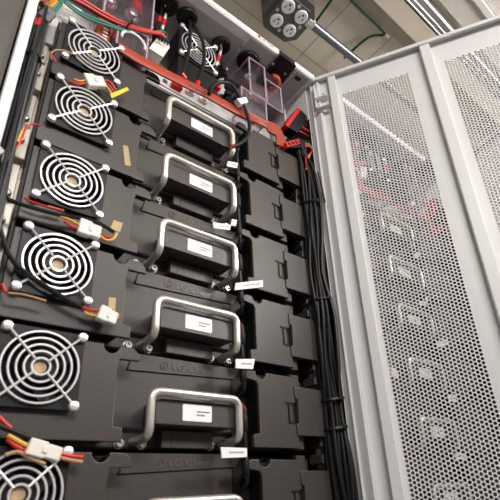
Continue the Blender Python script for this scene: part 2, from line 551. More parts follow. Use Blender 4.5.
# hinge bracket in the top corner
hb = MB().box(-.008, .0185, SW - .003, SW, .145, .208, .0006, fr=DF)
hb.box(-.008, .0185, -.006, SW, .165, .168, .0006, fr=DF)
hb.box(-.008, -.005, -.002, SW, .145, .208, .0006, fr=DF)
hbo = part(hb, 'hinge_bracket', 'white', door)
pin = MB()
pin.tube([DF(-.007, 0.0, .137), DF(.022, 0.0, .137)], .0048, 10)
part(pin, 'hinge_pin', 'bolt', door, True)
dots = MB()
for s_, z_ in ((.004, .197), (.010, .186), (.004, .176)): dots.lathe([(.0018, 0), (.0018, .0008)], DF(s_, SW - .003, z_), -DN, 8)
part(dots, 'rivet_hole', 'print_', door)

def perforated():
    PT = .0006
    w, hh, r = .00537, .0062, .00246
    nc, nr = 25, 145
    pts = []
    for (a, b) in ((-1, -1), (0, -1), (1, -1), (1, 0), (1, 1), (0, 1), (-1, 1), (-1, 0)):
        pts.append((a * w / 2, b * hh / 2))
    outer = np.array(pts)
    an = np.arctan2(outer[:, 1], outer[:, 0])
    an = np.array([k * PI / 4 - 3 * PI / 4 for k in range(8)])
    inner = np.stack([np.cos(an), np.sin(an)], 1) * r
    cell = np.concatenate([outer, inner])                      # 16 points
    verts, faces = [], []
    base = []
    for k in range(8):
        l = (k + 1) % 8
        base.append((k, l, 8 + l, 8 + k))
    for c in range(nc):
        for q in range(nr):
            x = .0027 + c * w
            z = .1735 - hh * (q + .5 + (.5 if c % 2 else 0))
            k0 = len(verts)
            for yy in (0, PT):
                for pt in cell: verts.append((x + pt[0], yy, z + pt[1]))
            for f in base:
                faces.append(tuple(k0 + i for i in f))
                faces.append(tuple(k0 + 16 + i for i in reversed(f)))
            for k in range(8):
                l = (k + 1) % 8
                faces.append((k0 + 8 + k, k0 + 8 + l, k0 + 24 + l, k0 + 24 + k))
    mb = MB()
    mb.v = verts; mb.f = faces
    for c in range(nc):
        x0 = .0027 + (c - .5) * w
        if c % 2: mb.box(x0, x0 + w, 0, PT, .1735 - hh / 2, .1735)
        zb_ = .1735 - hh * (nr + (.5 if c % 2 else 0))
        mb.box(x0, x0 + w, 0, PT, -.736, zb_)
    mb.box(.0027 + (nc - .5) * w, .1395, 0, PT, -.736, .1735)
    mb.box(-.0005, .0027 - .5 * w, 0, PT, -.736, .1735)
    return mb
pm = perforated()
me = bpy.data.meshes.new('perforated_panel')
v = np.array(pm.v)
wv = np.stack([DD.x * v[:, 0] + DN.x * v[:, 1], DD.y * v[:, 0] + DN.y * v[:, 1], v[:, 2]], 1)
me.from_pydata(wv.tolist(), [], pm.f)
for s0 in (.048, .2505):
    if s0 == .048:
        pp = link('perforated_panel', me, 'white', door, fix=False)
    else:
        pp = bpy.data.objects.new('perforated_panel', me); COL.objects.link(pp); pp.parent = door
    pp.location = HG + DD * s0 + DN * SW - Vector(ROOT)

# ================================================================== battery modules
def guard(c, R, parent, wr=.0012, m='guard', spokes=True, sq=.0357):
    """concentric wire rings with four diagonal spokes, facing -y"""
    g = MB()
    for k in (.235, .43, .62, .81, 1.0):
        g.tube([(c[0] + R * k * math.cos(a), c[1], c[2] + R * k * math.sin(a)) for a in [2 * PI * i / 36 for i in range(36)]], wr, 6, closed=True)
    for sx in (-1, 1):
        for sz in (-1, 1):
            d = Vector((sx, 0, sz)).normalized()
            cc = Vector(c)
            g.tube([cc + d * R * .235 + Vector((0, -.0012, 0)), cc + d * (sq * 1.414 - .004) + Vector((0, -.0012, 0))], wr, 6)
    return g.build('fan_guard', m, parent, smooth=True)


def make_fan(parent, c, s=.040, depth=.022, R=.0357):
    """square axial fan facing -y, front at c.y"""
    cx, cy, cz = c
    r = s - .0035; b = .006
    sq = [(cx - s + b, cz - s), (cx + s - b, cz - s), (cx + s, cz - s + b), (cx + s, cz + s - b), (cx + s - b, cz + s), (cx - s + b, cz + s), (cx - s, cz + s - b), (cx - s, cz - s + b)]
    fan = plate('cooling_fan', [sq, circ(cx, cz, r, 40)], cy, cy + depth, 'fan', parent, .0006)
    MB().box(cx - s * .97, cx + s * .97, cy + depth - .0005, cy + depth + .002, cz - s * .97, cz + s * .97).build('back_plate', 'black', fan)
    rt = MB()
    rt.lathe([(.0155, 0), (.0155, .012), (.0145, .0135)], (cx, cy + .015, cz), (0, -1, 0), 24)
    for k in range(7):
        a = 2 * PI * k / 7
        q = []
        for i in range(5):
            rad = .014 + (r - .0165) * i / 4
            for (da, dy) in ((0, .004), (.62, .014)):
                aa = a + da + .10 * i
                q.append((cx + rad * math.cos(aa), cy + dy, cz + rad * math.sin(aa)))
        fs = [(2 * i, 2 * i + 1, 2 * i + 3, 2 * i + 2) for i in range(4)]
        q2 = [(x, y + .0012, z) for x, y, z in q]
        rt.add(q + q2, fs + [tuple(10 + j for j in reversed(f)) for f in fs] + [(0, 2, 12, 10), (2, 4, 14, 12), (4, 6, 16, 14), (6, 8, 18, 16), (1, 11, 13, 3), (3, 13, 15, 5), (5, 15, 17, 7), (7, 17, 19, 9), (8, 9, 19, 18), (0, 10, 11, 1)])
    rt.build('rotor', 'fan', fan)
    MB().lathe([(.006, 0), (.006, .0006)], (cx, cy + .0015, cz), (0, -1, 0), 20).build('hub_sticker', 'hub', fan)
    guard((cx, cy - .003, cz), R, fan)
    off = .03575
    for sx in (-1, 1):
        for sz in (-1, 1):
            MB().lathe([(.0038, 0), (.0054, .001), (.0054, .0035), (.0044, .0056), (.002, .0066)], (cx + sx * off, cy, cz + sz * off), (0, -1, 0), 14).build('fan_screw', 'guard', fan, smooth=True)
    return fan


def notch(cx, cz, r):    # half-round bite in a top edge, left to right
    return [(cx + r * math.cos(a), cz + r * math.sin(a)) for a in [PI + PI * k / 10 for k in range(11)]]


MODLAB = [
    'black battery module at the top of the rack under the red bar',
    'second black battery module from the top of the rack',
    'third black battery module from the top of the rack',
    'fourth black battery module from the top of the rack',
    'fifth black battery module from the top of the rack',
    'lowest black battery module of the rack, cut by the photo edge']
MODFAR = [l.replace('of the rack', 'of the far rack behind the perforated door').replace('of the far rack behind the perforated door,', 'in the far rack behind the perforated door,')
          for l in MODLAB]
MODFAR = [l.replace('battery module', 'module').replace('black module at', 'black module at') for l in MODFAR]
MODFAR[0] = 'black module at the top of the far rack behind the perforated door'
MODFAR[5] = 'lowest black battery module in the far rack behind the perforated door'
MODLAB = [l.replace('the rack', 'the near rack') for l in MODLAB]


def make_module():
    t = thing('battery_module', '', 'battery module', (0, 0, 0))
    # housing
    hs = MB()
    hs.box(-.045, .398, .042, .40, -.0705, .0365, .002)
    hs.box(.085, .268, .035, .043, -.0500, .0365, .002)            # front plate
    hs.add([(.107, .035, .0385), (.266, .035, .0385), (.256, .035, .0225), (.100, .035, .0165),
            (.107, .0325, .0385), (.266, .0325, .0385), (.256, .0325, .0235), (.102, .0325, .0175)],
           [(0, 1, 2, 3), (4, 5, 6, 7), (0, 1, 5, 4), (1, 2, 6, 5), (2, 3, 7, 6), (3, 0, 4, 7)])
    hs.box(.345, .362, .0115, .045, -.0705, .0365, .001)             # rib between the covers
    hs.build('housing', 'body', t)
    # embossed word and round mark
    me = text_mesh('LG Chem', 0.0126, 0.0005, 0.0001)
    xs = [v.co.x for v in me.vertices]
    k = .058 / (max(xs) - min(xs))
    for v in me.vertices:
        x, y, z = v.co
        v.co = (.1605 + (x - min(xs)) * k, .0323 - z, .0245 + y * .92)
    tx = link('lettering', me, 'emboss', t)
    lg = MB()
    lg.tube([(.1485 + .0052 * math.cos(a), .0322, .0285 + .0052 * math.sin(a)) for a in [2 * PI * i / 24 for i in range(24)]], .0007, 6, closed=True)
    lg.box(.1480, .1490, .0318, .0325, .0258, .0315).box(.1480, .1512, .0318, .0325, .0258, .0267)
    lg.lathe([(.0009, 0), (.0009, .0006)], (.1458, .0325, .0302), (0, -1, 0), 8)
    lg.build('round_mark', 'emboss', t)
    # left cover, carries the fan
    def rnd(cx, cz, r, a0, a1): return circ(cx, cz, r, 6, a0, a1, True)
    lc_ = [(-.047, -.067), (.0915, -.067), (.0915, -.0525), (.0812, -.0515), (.0805, .0090), (.0825, .0215), (.1055, .0222)]
    lc_ += rnd(.0930, .0245, .0122, 0, PI / 2)
    lc_ += [(.082, .0366)] + list(reversed(notch(.0715, .0366, .0095))) + [(.060, .0366), (-.047, .0366)]
    lc_ = [q for q in lc_]
    plate('terminal_cover', [lc_, circ(0, 0, .0365, 40)], .009, .015, 'cover', t, .0012)
    MB().box(.043, .079, .0145, .043, -.065, .027).box(-.0455, -.0435, .0145, .043, -.065, .035).box(-.0435, .043, .0145, .043, -.065, -.0405).box(-.0435, .043, .034, .043, -.0405, .035).build('shade_back', 'black', t)  # black backing puts the shade under the left cover into colour
    # right cover
    rc = [(.266, -.0695), (.3475, -.0695), (.3445, -.0385), (.3375, -.0365), (.3375, -.0085), (.3445, -.0065), (.3460, .0300), (.2925, .0305)]
    rc += list(reversed(notch(.2825, .0305, .0095)))
    rc += [(.2715, .0305)] + rnd(.2625, .0215, .009, PI / 2, PI) + [(.2538, .0195), (.2735, .0165), (.2765, .0120), (.2770, -.0515), (.266, -.0535)]
    plate('terminal_cover', [rc], .004, .011, 'cover', t, .0012)
    MB().box(.279, .343, .0105, .043, -.066, .027).box(.252, .343, .034, .043, -.066, .0355).build('shade_back', 'black', t)  # black blocks stand in for shade in the recess of the right cover
    lt = MB().box(.3245, .3385, .0025, .02, -.0095, -.0075).box(.3290, .3310, .0025, .02, -.035, -.0085).box(.3290, .3395, .0025, .02, -.0365, -.0345)
    lt.build('latch', 'black', t)
    # flap at the outer side
    fp = [(.3425, -.0525), (.3995, -.0525), (.3985, .0160), (.3425, .0160), (.3425, -.0010), (.3475, -.0025), (.3475, -.0355), (.3425, -.037)]
    plate('side_flap', [fp], .002, .014, 'cover', t, .001)
    for z0, z1 in ((-.0668, -.0485), (-.0895 + P, -.0750 + P)):
        MB().box(.396, .4175, .010, .04, z0, z1, .002).build('terminal_block', 'body', t)
    # handle box with label
    bx = [(.1258, -.0475), (.2352, -.0475)] + rnd(.2272, -.0270, .008, 0, PI / 2) + rnd(.1338, -.0270, .008, PI / 2, PI)
    hb_ = plate('handle_box', [bx], .003, .036, 'box', t, .001)
    lb = [(.1612, -.0425), (.1990, -.0425), (.2002, -.0413), (.2002, -.0245), (.1990, -.0233), (.1612, -.0233), (.1600, -.0245), (.1600, -.0413)]
    lo = plate('label_sticker', [lb], .0024, .0032, 'label', hb_, .0001)
    pr = MB()
    for i, (x0, x1, z) in enumerate(((.1790, .1972, -.0312), (.1790, .1905, -.0352))):
        x = x0
        while x < x1:
            w = .0011 if (int(x * 1e5) % 3) else .0016
            pr.box(x, min(x + w, x1), .00225, .0025, z - .0009, z + .0009); x += w + .0005
    pr.build('print', 'print_', hb_)
    # handle
    z1 = -.0128
    hp = fillet([(.1168, .040, -.0635), (.1168, -.003, -.0620), (.1168, -.003, z1), (.2374, -.003, z1), (.2374, -.003, -.0620), (.2374, .040, -.0635)], .0125, 7)
    MB().tube(hp, .0049, 14).build('handle', 'steel', t, smooth=True)
    MB().box(.1475, .2172, .0270, .044, -.0702, -.0503, .0008).box(.1590, .1600, .0264, .034, -.0702, -.0503).build('lower_plate', 'box', t)
    for x in (.1010, .1280, .2205, .2497):
        sc = MB().lathe([(.0058, 0), (.0058, .003)], (x, .042, -.0655), (0, -1, 0), 18)
        sc.lathe([(.0047, .003), (.0047, .0065), (.0041, .0078), (.0022, .0078), (.0022, .0055), (.0005, .0055)], (x, .042, -.0655), (0, -1, 0), 18)
        sc.build('screw', 'bolt', t, smooth=True)
    make_fan(t, (0, .0025, 0))
    return t


mod = make_module()
TABS = {1: [(123, 145), (128, 146), (131, 166), (125, 165)], 2: [(114, 220), (123, 223), (120, 232), (110, 229)], 3: [(109, 297), (116, 298), (115, 313), (108, 312)]}
for i in range(ROWS):
    o = mod if i == 0 else copy_tree(mod)
    o.location = (0, 0, -i * P)
    tag(o, MODLAB[i], 'battery module', 'battery modules stacked in the near rack', MODFAR[i])
    if i: del_ = None
for i, px in TABS.items():
    o = [n[0] for n in NEAR if n[1] == MODFAR[i]][0]
    MB().prism([A(u, v, y=.0086) for u, v in px], (0, .0008, 0)).build('tape_tab', 'tape', o, o.location)['label'] = 'amber tape tab'

# ================================================================== leads between the fans
def P3(pts, y): return [A(u, v, y=y) for u, v in pts]
def tube_part(pts, r, m, name, parent, org, n=8):
    return MB().tube(spline(pts), r, n).build(name, m, parent, org, True)
def plug_part(u0, v0, u1, v1, hpx, y, parent, org, m='plug'):
    """small two-piece plug whose long axis runs from (u0,v0) to (u1,v1)"""
    a, b = A(u0, v0, y=y), A(u1, v1, y=y)
    d = (b - a); L = d.length; d.normalize()
    w = Vector((-d.z, 0, d.x))
    hgt = (A((u0 + u1) / 2, (v0 + v1) / 2 + hpx / 2, y=y) - A((u0 + u1) / 2, (v0 + v1) / 2 - hpx / 2, y=y)).length / 2
    def fr(x, yy, z): return a + d * x + w * z + Vector((0, yy, 0))
    b_ = MB().box(0, L * .55, -.005, .005, -hgt, hgt, .0012, fr=fr).box(L * .5, L, -.0042, .0042, -hgt * .85, hgt * .85, .0012, fr=fr)
    b_.box(L * .42, L * .58, -.0062, .004, -hgt * .4, hgt * .4, .0008, fr=fr)
    return b_.build('plug', m, parent, org)
def lead(label, far, wires, plug=None, y=-.004, tape=None):
    p0 = A(*wires[0][0][0], y=y)
    t = thing('fan_lead', label, 'wire lead', p0, 'fan leads of the near rack', far)
    for pts, r, m in wires: tube_part(P3(pts, y + (random.random() - .5) * .003), r, m, 'wire', t, p0)
    if plug: plug_part(*plug, y, t, p0)
    if tape: MB().prism(P3(tape, y - .002), (0, .001, 0)).build('tape', 'warn', t, p0)
    return t
lead('fan lead with ivory plug between the two uppermost fans of near rack', 'fan lead with ivory plug between the two uppermost fans of far rack',
     [([(70, 81), (78, 84), (87, 83)], .0013, 'redwire'), ([(74, 79), (80, 81), (87, 80)], .0013, 'yellow'),
      ([(103, 82), (109, 85), (114, 92)], .0014, 'redwire'), ([(103, 80), (110, 82), (116, 90)], .0014, 'redwire'), ([(103, 84), (108, 88), (113, 96)], .0014, 'yellow')],
     (85, 81, 104, 83, 11), tape=[(110, 94), (127, 87), (129, 90), (112, 98)])
lead('thin brown fan lead curling beside the uppermost fan of near rack', None,
     [([(52, 60), (51, 54), (56, 50), (66, 51), (78, 56)], .0010, 'tan'), ([(50, 52), (53, 57), (56, 62)], .0012, 'redwire')])
lead('fan lead with red and yellow wires beside the third fan of near rack', 'fan lead with red and yellow wires beside the third fan of far rack',
     [([(-4, 172), (8, 158), (20, 142), (26, 128), (33, 124), (40, 126)], .0012, 'redwire'), ([(4, 158), (11, 153)], .0018, 'yellow'), ([(17, 142), (22, 131)], .0018, 'yellow'), ([(-3, 181), (8, 178)], .0014, 'redwire')],
     (-6, 150, 5, 162, 11))
lead('black fan lead with ivory plug under the third fan of near rack', 'black fan lead with ivory plug under the third fan of far rack',
     [([(-2, 184), (3, 194), (12, 201), (37, 209), (60, 215), (85, 219), (100, 224), (114, 232)], .0024, 'rubber'),
      ([(24, 197), (30, 201), (45, 206), (63, 211)], .0012, 'redwire'), ([(48, 206), (64, 211)], .0012, 'tan'),
      ([(60, 216), (70, 220), (79, 225)], .0016, 'yellow'), ([(64, 221), (71, 226), (79, 229)], .0016, 'redwire'),
      ([(99, 235), (106, 240), (113, 239), (117, 233)], .0016, 'yellow'), ([(99, 231), (104, 236), (112, 238)], .0014, 'redwire')],
     (78, 226, 100, 234, 15))
lead('black fan lead with ivory plug under the fourth fan of near rack', 'black fan lead with ivory plug under the fourth fan of far rack',
     [([(-3, 214), (2, 236), (10, 256), (22, 270), (42, 284), (62, 297), (82, 308)], .0028, 'rubber'),
      ([(82, 307), (90, 310), (100, 311)], .0017, 'redwire'), ([(84, 312), (91, 315), (99, 316)], .0017, 'yellow'),
      ([(8, 293), (25, 295), (46, 301)], .0013, 'tan'), ([(2, 284), (5, 292)], .002, 'redwire'),
      ([(114, 319), (118, 318), (119, 314)], .0014, 'redwire')],
     (98, 312, 116, 320, 15))
lead('fan lead with ivory plug over the lowest fan of near rack', 'fan lead with ivory plug over the lowest fan of far rack',
     [([(-6, 412), (4, 422), (11, 428)], .0017, 'redwire'), ([(-5, 424), (12, 431), (30, 438)], .0024, 'rubber'),
      ([(8, 435), (18, 441), (30, 447)], .0021, 'yellow'), ([(7, 439), (16, 446), (29, 453)], .0021, 'redwire'),
      ([(5, 455), (18, 452), (30, 458), (45, 464)], .0017, 'tan'),
      ([(58, 453), (70, 456), (83, 457)], .0019, 'redwire'), ([(58, 457), (70, 460), (82, 462)], .0019, 'tan')],
     (27, 446, 60, 455, 17))

# ================================================================== signal cables beside the handles
def signal_cable(i, tags, last=False):
    z = -i * P
    o0 = Vector((.247, -.002, z - .05))
    t = thing('signal_cable', 'black jumper cable with white tag right of the %s handle of near rack' % ORD[i], 'signal cable', o0,
              'jumper cables beside the handles', 'black jumper cable with white tag right of the %s handle of far rack' % ORD[i])
    p = [(.2495, .02, z - .012), (.2475, .004, z - .020), (.2465, -.001, z - .045), (.2475, -.002, z - .080), (.2485, 0, z - .112), (.2495, .02, z - .122)]
    tube_part(p, .0022, 'rubber', 'cable', t, o0)
    for zz in (z - .040, z - .092):
        MB().lathe([(.003, -.012), (.0046, -.010), (.0046, .006), (.0036, .009), (.0036, .014)], (.2472, -.001, zz), (0, 0, 1), 12).build('plug', 'black', t, o0, True)
    w = MB()
    w.tube(spline([(.2495, .008, z - .014), (.2525, .003, z - .022), (.2505, -.001, z - .030)]), .0008, 6)
    w.build('wire', 'redwire', t, o0, True)
    w = MB()
    w.tube(spline([(.2465, .001, z - .104), (.2505, .000, z - .107), (.2500, .006, z - .116)]), .0006, 6)
    w.build('wire', 'yellow', t, o0, True)
    for px in tags:
        q = P3(px, -.0075)
        tg = MB().prism(q, (0, .0022, 0)).build('tag', 'label', t, o0)
        a, b, c_, d_ = q
        if (b - a).length > .018:
            ln = MB()
            for k in range(7):
                f0 = .30 + .085 * k
                l0 = a.lerp(b, f0) * .42 + d_.lerp(c_, f0) * .58; l1 = a.lerp(b, f0 + .055) * .42 + d_.lerp(c_, f0 + .055) * .58
                l2 = a.lerp(b, f0 + .055) * .60 + d_.lerp(c_, f0 + .055) * .40; l3 = a.lerp(b, f0) * .60 + d_.lerp(c_, f0) * .40
                ln.prism([l0, l1, l2, l3], (0, -.0003, 0))
            ln.build('print', 'seam', tg, (0, 0, 0))
            tg.children[0].location = -o0
ORD = ['first', 'second', 'third', 'fourth', 'fifth']
signal_cable(0, [[(228, 161), (238, 163), (237, 168), (227, 166)]])
signal_cable(1, [[(213, 222), (231, 225), (230, 230), (214, 228)], [(232, 219), (237, 220), (236, 226), (231, 225)]])
signal_cable(2, [[(236, 283), (263, 280), (263, 287), (235, 290)]])
signal_cable(3, [[(236, 359), (255, 359), (253, 369), (236, 368)]])
signal_cable(4, [[(221, 447), (247, 448), (247, 457), (222, 458)]])

# ================================================================== cable bundles
def run_bundle(n, name, label, group, far, xc, yc, rx_, ry_, z0, z1, rr, mats, top=None):
    for k in range(n):
        a = 2 * PI * (k * .381966); rad = math.sqrt((k + .5) / n)
        bx_, by_ = xc + rx_ * rad * math.cos(a), yc + ry_ * rad * math.sin(a)
        pts = []
        if top: pts += [Vector(top) + Vector((random.uniform(-.012, .012), random.uniform(-.01, .01), random.uniform(-.008, .008)))]
        steps = 9
        for i in range(steps + 1):
            z = z0 + (z1 - z0) * i / steps
            wob = 1 if i % 3 else .75
            pts.append(Vector((xc + (bx_ - xc) * wob + random.uniform(-.2, .2) * rx_, yc + (by_ - yc) * wob + random.uniform(-.003, .003), z)))
        wire(name, label, 'cable', pts, rr * random.uniform(.85, 1.15), mats[k % len(mats)], group, far)
run_bundle(26, 'cable', 'black cable in the bundle hanging down beside the door hinge of the near rack', 'black cables beside the door hinge', 'black cable in the bundle beside the right flaps of the far rack',
           .4165, .001, .0215, .021, -.005, -.70, .0028, ['rubber', 'rubber', 'greycable', 'rubber'], top=(.405, .0, .045))
run_bundle(16, 'cable', 'black cable running down behind the white post of the near rack', 'black cables behind the white post', 'black cable running down beside the fans of the far rack',
           -.0705, -.001, .0085, .016, .012, -.70, .0020, ['rubber', 'sheenjacket', 'greycable'], top=(-.066, .0, .030))  # grey jackets put the sheen of the black strands into colour
def tie(label, far, c, rx_, ry_):
    p = [(c[0] + rx_ * math.cos(a), c[1] + ry_ * math.sin(a), c[2] + .003 * math.cos(a)) for a in [2 * PI * k / 24 for k in range(24)]]
    b = MB().tube(p, .0016, 6, closed=True).tube([(q[0], q[1], q[2] + .0016) for q in p], .0014, 6, closed=True)
    b.box(c[0] - .004, c[0] + .004, c[1] - ry_ - .003, c[1] - ry_ + .003, c[2] - .003, c[2] + .005, .001)
    o = b.build('cable_tie', 'rubber', None, c, True); o.location = c
    tag(o, label, 'cable tie', 'cable ties on the hinge side bundle', far)
for nm, (u, v) in zip(('topmost', 'second', 'third', 'lowest'), ((309, 197), (322, 296), (331, 397), (341, 427))):
    q = A(u, v, y=-.02)
    tie('%s black cable tie around the bundle beside the door hinge' % nm, '%s black cable tie around the bundle of the far rack' % nm, (.4165, .001, q.z), .0200, .021)
o = MB().tube([(-.0705 + .0095 * math.cos(a), .001 + .016 * math.sin(a), -.075) for a in [2 * PI * k / 20 for k in range(20)]], .0018, 6, closed=True).build('cable_tie', 'rubber', None, (-.0725, .001, -.075), True)
o.location = (-.0725, .001, -.075)
tag(o, 'black cable tie around the bundle behind the white post', 'cable tie')

# ================================================================== upper bay
# red insulated bar
rb = thing('red_busbar', 'long red sleeved busbar across the top of the near rack', 'busbar', (.036, .0, .03), None, 'long red sleeved busbar across the top of the far rack')
ro_ = (.036, .0, .03)
cl = [(q.x, q.z) for q in [A(u, v, y=-.001) for u, v in ((119, 46.5), (124, 49.5), (138, 58.5), (152, 66), (170, 75.5), (190, 85.5), (205, 93), (224, 103.5), (242, 113), (260, 121), (270, 126))]]
cs = spline([(x, 0, z) for x, z in cl], 5)
b = MB(); vs, fs = [], []
for p in cs:
    hh = .0092 + .0006 * max(0, min(1, (p.x - .24) / .08))
    for dy, dz in ((-.002, -hh + .0006), (-.0015, -hh), (.001, -hh), (.001, hh), (-.0015, hh), (-.002, hh - .0006)):
        vs.append((p.x, p.y + dy, p.z + dz))
for i in range(len(cs) - 1):
    for k in range(6):
        l = (k + 1) % 6
        fs.append((i * 6 + k, i * 6 + l, i * 6 + 6 + l, i * 6 + 6 + k))
fs += [tuple(range(6)), tuple(len(vs) - 6 + k for k in range(6))]
b.add(vs, fs); b.build('bar', 'red', rb, ro_, True)
be = [A(u, v, y=-.0025) for u, v in ((268, 120.5), (277.5, 124.5), (282, 131), (285.5, 139.5), (285, 147.5), (276.8, 144), (276.5, 135.5), (268, 130.5))]
MB().prism(be, (0, .0035, 0)).build('bent_end', 'red', rb, ro_)
vb = MB().box(.000, .021, .012, .017, .030, .098, .0012).build('upright_bar', 'red', rb, ro_)
mk = MB()
for k in range(6): mk.box(.0095, .0165, .0113, .0122, .050 + k * .0075, .0535 + k * .0075 - (.001 if k % 2 else 0))
mk.build('print', 'label', vb, ro_)
mk = MB()
for k in range(9):
    if k in (2,): continue
    p = A(190 + k * 1.7, 85.5 + k * .85, y=-.0022)
    mk.box(p.x, p.x + .0026, -.0033, -.0028, p.z - .0018, p.z + .0018)
mk.build('print', 'print_', rb, ro_)

# slim control unit with its connectors, behind the bar
cu = thing('control_unit', 'flat silver control unit with red and white connectors under red bar of near rack', 'control unit', (.21, .1, .04), None, 'flat silver control unit under the red bar of the far rack')
co = (.21, .1, .04)
MB().box(.092, .335, .032, .30, .0385, .078, .001).box(.092, .335, .0305, .034, .0405, .0425).box(.092, .335, .0295, .034, .0475, .0495).build('chassis', 'silver', cu, co)
for u, v, m, nm in ((176, 86, 'redplug', 'power_switch'), (190, 93, 'plug', 'connector'), (203, 101, 'plug', 'connector'), (166, 80, 'print_', 'port')):
    p = A(u, v, y=.028)
    if nm == 'port': c_ = MB().box(p.x - .004, p.x + .004, .029, .034, p.z - .003, p.z + .003, .0008)
    elif nm == 'power_switch': c_ = MB().box(p.x - .009, p.x + .009, .024, .034, p.z - .005, p.z + .006, .0015).box(p.x - .010, p.x - .004, .021, .03, p.z - .008, p.z + .002, .001).box(p.x + .004, p.x + .010, .021, .03, p.z - .008, p.z + .002, .001)
    else: c_ = MB().box(p.x - .009, p.x + .009, .025, .034, p.z - .002, p.z + .007, .001).lathe([(.0045, 0), (.0045, .006), (.003, .007)], (p.x, .025, p.z - .001), (0, -1, 0), 12)
    c_.build(nm, m, cu, co)
p = A(240, 126, y=.03)
MB().box(p.x - .014, p.x + .014, .0295, .034, p.z - .008, p.z + .010).build('rating_plate', 'label', cu, co)

# fan of the upper bay
tf = thing('bay_fan', 'black square fan with wire guard hanging under the roof of near rack', 'fan', (.180, .02, .172), None, 'black square fan under the roof of the far rack')
f = make_fan(tf, (0, 0, 0), depth=.045)
MB().box(-.040, .045, .002, .05, -.092, -.0405, .002).box(-.046, .046, .012, .06, -.094, -.085, .002).build('fan_bracket', 'black', tf)
# ivory five pin plug on its wires
def P2(pts, y): return [A(u, v, y=y) for u, v in pts]
p0 = A(158, 48, y=.012)
fp_ = thing('wire_connector', 'ivory five-pin connector at the end of red and green wires in near rack', 'connector', p0, None, 'ivory five-pin connector at the end of red and green wires in far rack')
q = P2(((149, 48), (156, 39), (170, 47), (163, 57)), .010)
MB().prism(q, (0, .022, 0)).build('shell', 'plug', fp_, p0)
ps = MB()
for k in range(5):
    c_ = q[1].lerp(q[2], .1 + .2 * k); ps.tube([c_ + Vector((0, .006, 0)), c_ + Vector((.002, .004, .010))], .0016, 6)
ps.build('pin', 'bolt', fp_, p0)
fl_ = 'curving across the top of the %s rack to the ivory connector'
for nm, m, off, y in (('upper red', 'redwire', 0, -.004), ('lower red', 'redwire', 3.2, -.004), ('teal', 'green', 7, .0), ('lower teal', 'green', 9.5, .0), ('black', 'rubber', 5, .006)):
    pts = [(66, -8 + off * .9), (84, 1 + off), (104, 13 + off), (126, 24 + off * .7), (146, 30 + off * .5), (160, 33 + off * .3), (166, 38)]
    if 'teal' in nm: pts = [(58, -8 + off - 7), (68, 3 + off - 7), (84, 14 + off - 7), (104, 22 + off - 7), (126, 29 + off * .2), (148, 32), (164, 32), (168, 42)]
    wire('wire', '%s wire %s' % (nm, fl_ % 'near'), 'wire', P2(pts, y), .0021 if m == 'redwire' else .0018, m, None, '%s wire %s' % (nm, fl_ % 'far'))
tp = A(129, 25, y=-.004)
o = MB().tube([tp + Vector((.003 * math.cos(a), .008 * math.sin(a), .0085 * math.cos(a))) for a in [2 * PI * k / 16 for k in range(16)]], .0016, 6, closed=True).build('cable_tie', 'rubber', None, tp, True)
o.location = tp
tag(o, 'small black cable tie around the red wires at the top of the near rack', 'cable tie')

# grey plug and yellow wires in the top corner
p0 = A(46, 18, y=-.006)
gp = thing('wire_connector', 'grey and red connector behind the top of the white post', 'connector', p0)
plug_part(42, 19.5, 52, 12, 8, -.006, gp, p0, 'greyplug')
MB().prism(P2(((34, 18), (39, 16), (44, 23), (41, 25), (35, 24)), -.010), (0, .008, 0)).build('latch', 'redplug', gp, p0)
for k in range(7):
    wire('wire', 'yellow wire crossing behind the top of the white post', 'wire', P2(((38, 14 - k * 1.9), (46, 9 - k * 1.6), (55, 3 - k * 1.3), (64, -6 - k)), .006 + .002 * (k % 3)), .0018, 'yellow', 'yellow wires in the top corner')
for k in range(3):
    wire('wire', 'short teal wire leaving the grey and red connector', 'wire', P2(((53, 12 + k), (58, 6 + k), (62, 0 + k * 1.5), (66, -8)), -.004 - .002 * k), .0016, 'green', 'teal wires at the grey connector')
wire('wire', 'red wire above the yellow wires behind the white post top', 'wire', P2(((38, 4), (45, 1), (52, -6)), .0), .002, 'redwire')

# cables hanging from the roof grommets
def drop(label, far, pts, y, r, m, ends=()):
    q = [A(pts[0][0], pts[0][1], z=zg)] + P2(pts[1:], y)
    t = thing('roof_cable', label, 'cable', q[0], None, far)
    tube_part(q, r, m, 'jacket', t, q[0])
    for (u, v, u2, v2, mm) in ends:
        MB().tube([A(u, v, y=y), A(u2, v2, y=y)], r * 1.25, 8).build('terminal', mm, t, q[0], True)
drop('black cable hanging from the second roof grommet past the fan centre in near rack', 'black cable hanging from the second roof grommet past the fan centre in far rack',
     [(189, 18), (190, 27), (190, 42), (187, 58), (183, 74)], .004, .0030, 'rubber', [(183, 73), (185, 79, )[0:1] + (79,)][0:0] + [(182, 74, 186, 79, 'redplug')])
drop('black cable bowing from the second roof grommet over the fan guard in near rack', 'black cable bowing from the second roof grommet over the fan guard in far rack',
     [(190, 20), (197, 30), (203, 43), (204, 60), (200, 75), (197, 86)], .002, .0034, 'rubber', [(198, 82, 196.5, 88, 'redplug')])
drop('grey cable with red sleeves hanging from the first roof grommet in near rack', 'grey cable with red sleeves hanging from the first roof grommet in far rack',
     [(165, 4), (166, 12), (164, 22), (162, 30)], .02, .0026, 'silver', [(164.5, 20, 163, 26, 'redplug')])
drop('black cable with red sleeve hanging from the first roof grommet in near rack', 'black cable with red sleeve hanging from the first roof grommet in far rack',
     [(162, 4), (161, 12), (159, 20), (155, 28)], .02, .0024, 'rubber', [(160, 17, 158.5, 22, 'redplug')])
drop('grey cable with red sleeve hanging from the third roof grommet in near rack', 'grey cable with red sleeve hanging from the third roof grommet in far rack',
     [(221, 44), (221, 50), (219, 57), (216, 66)], .02, .0028, 'silver', [(219, 56, 217, 62, 'redplug')])
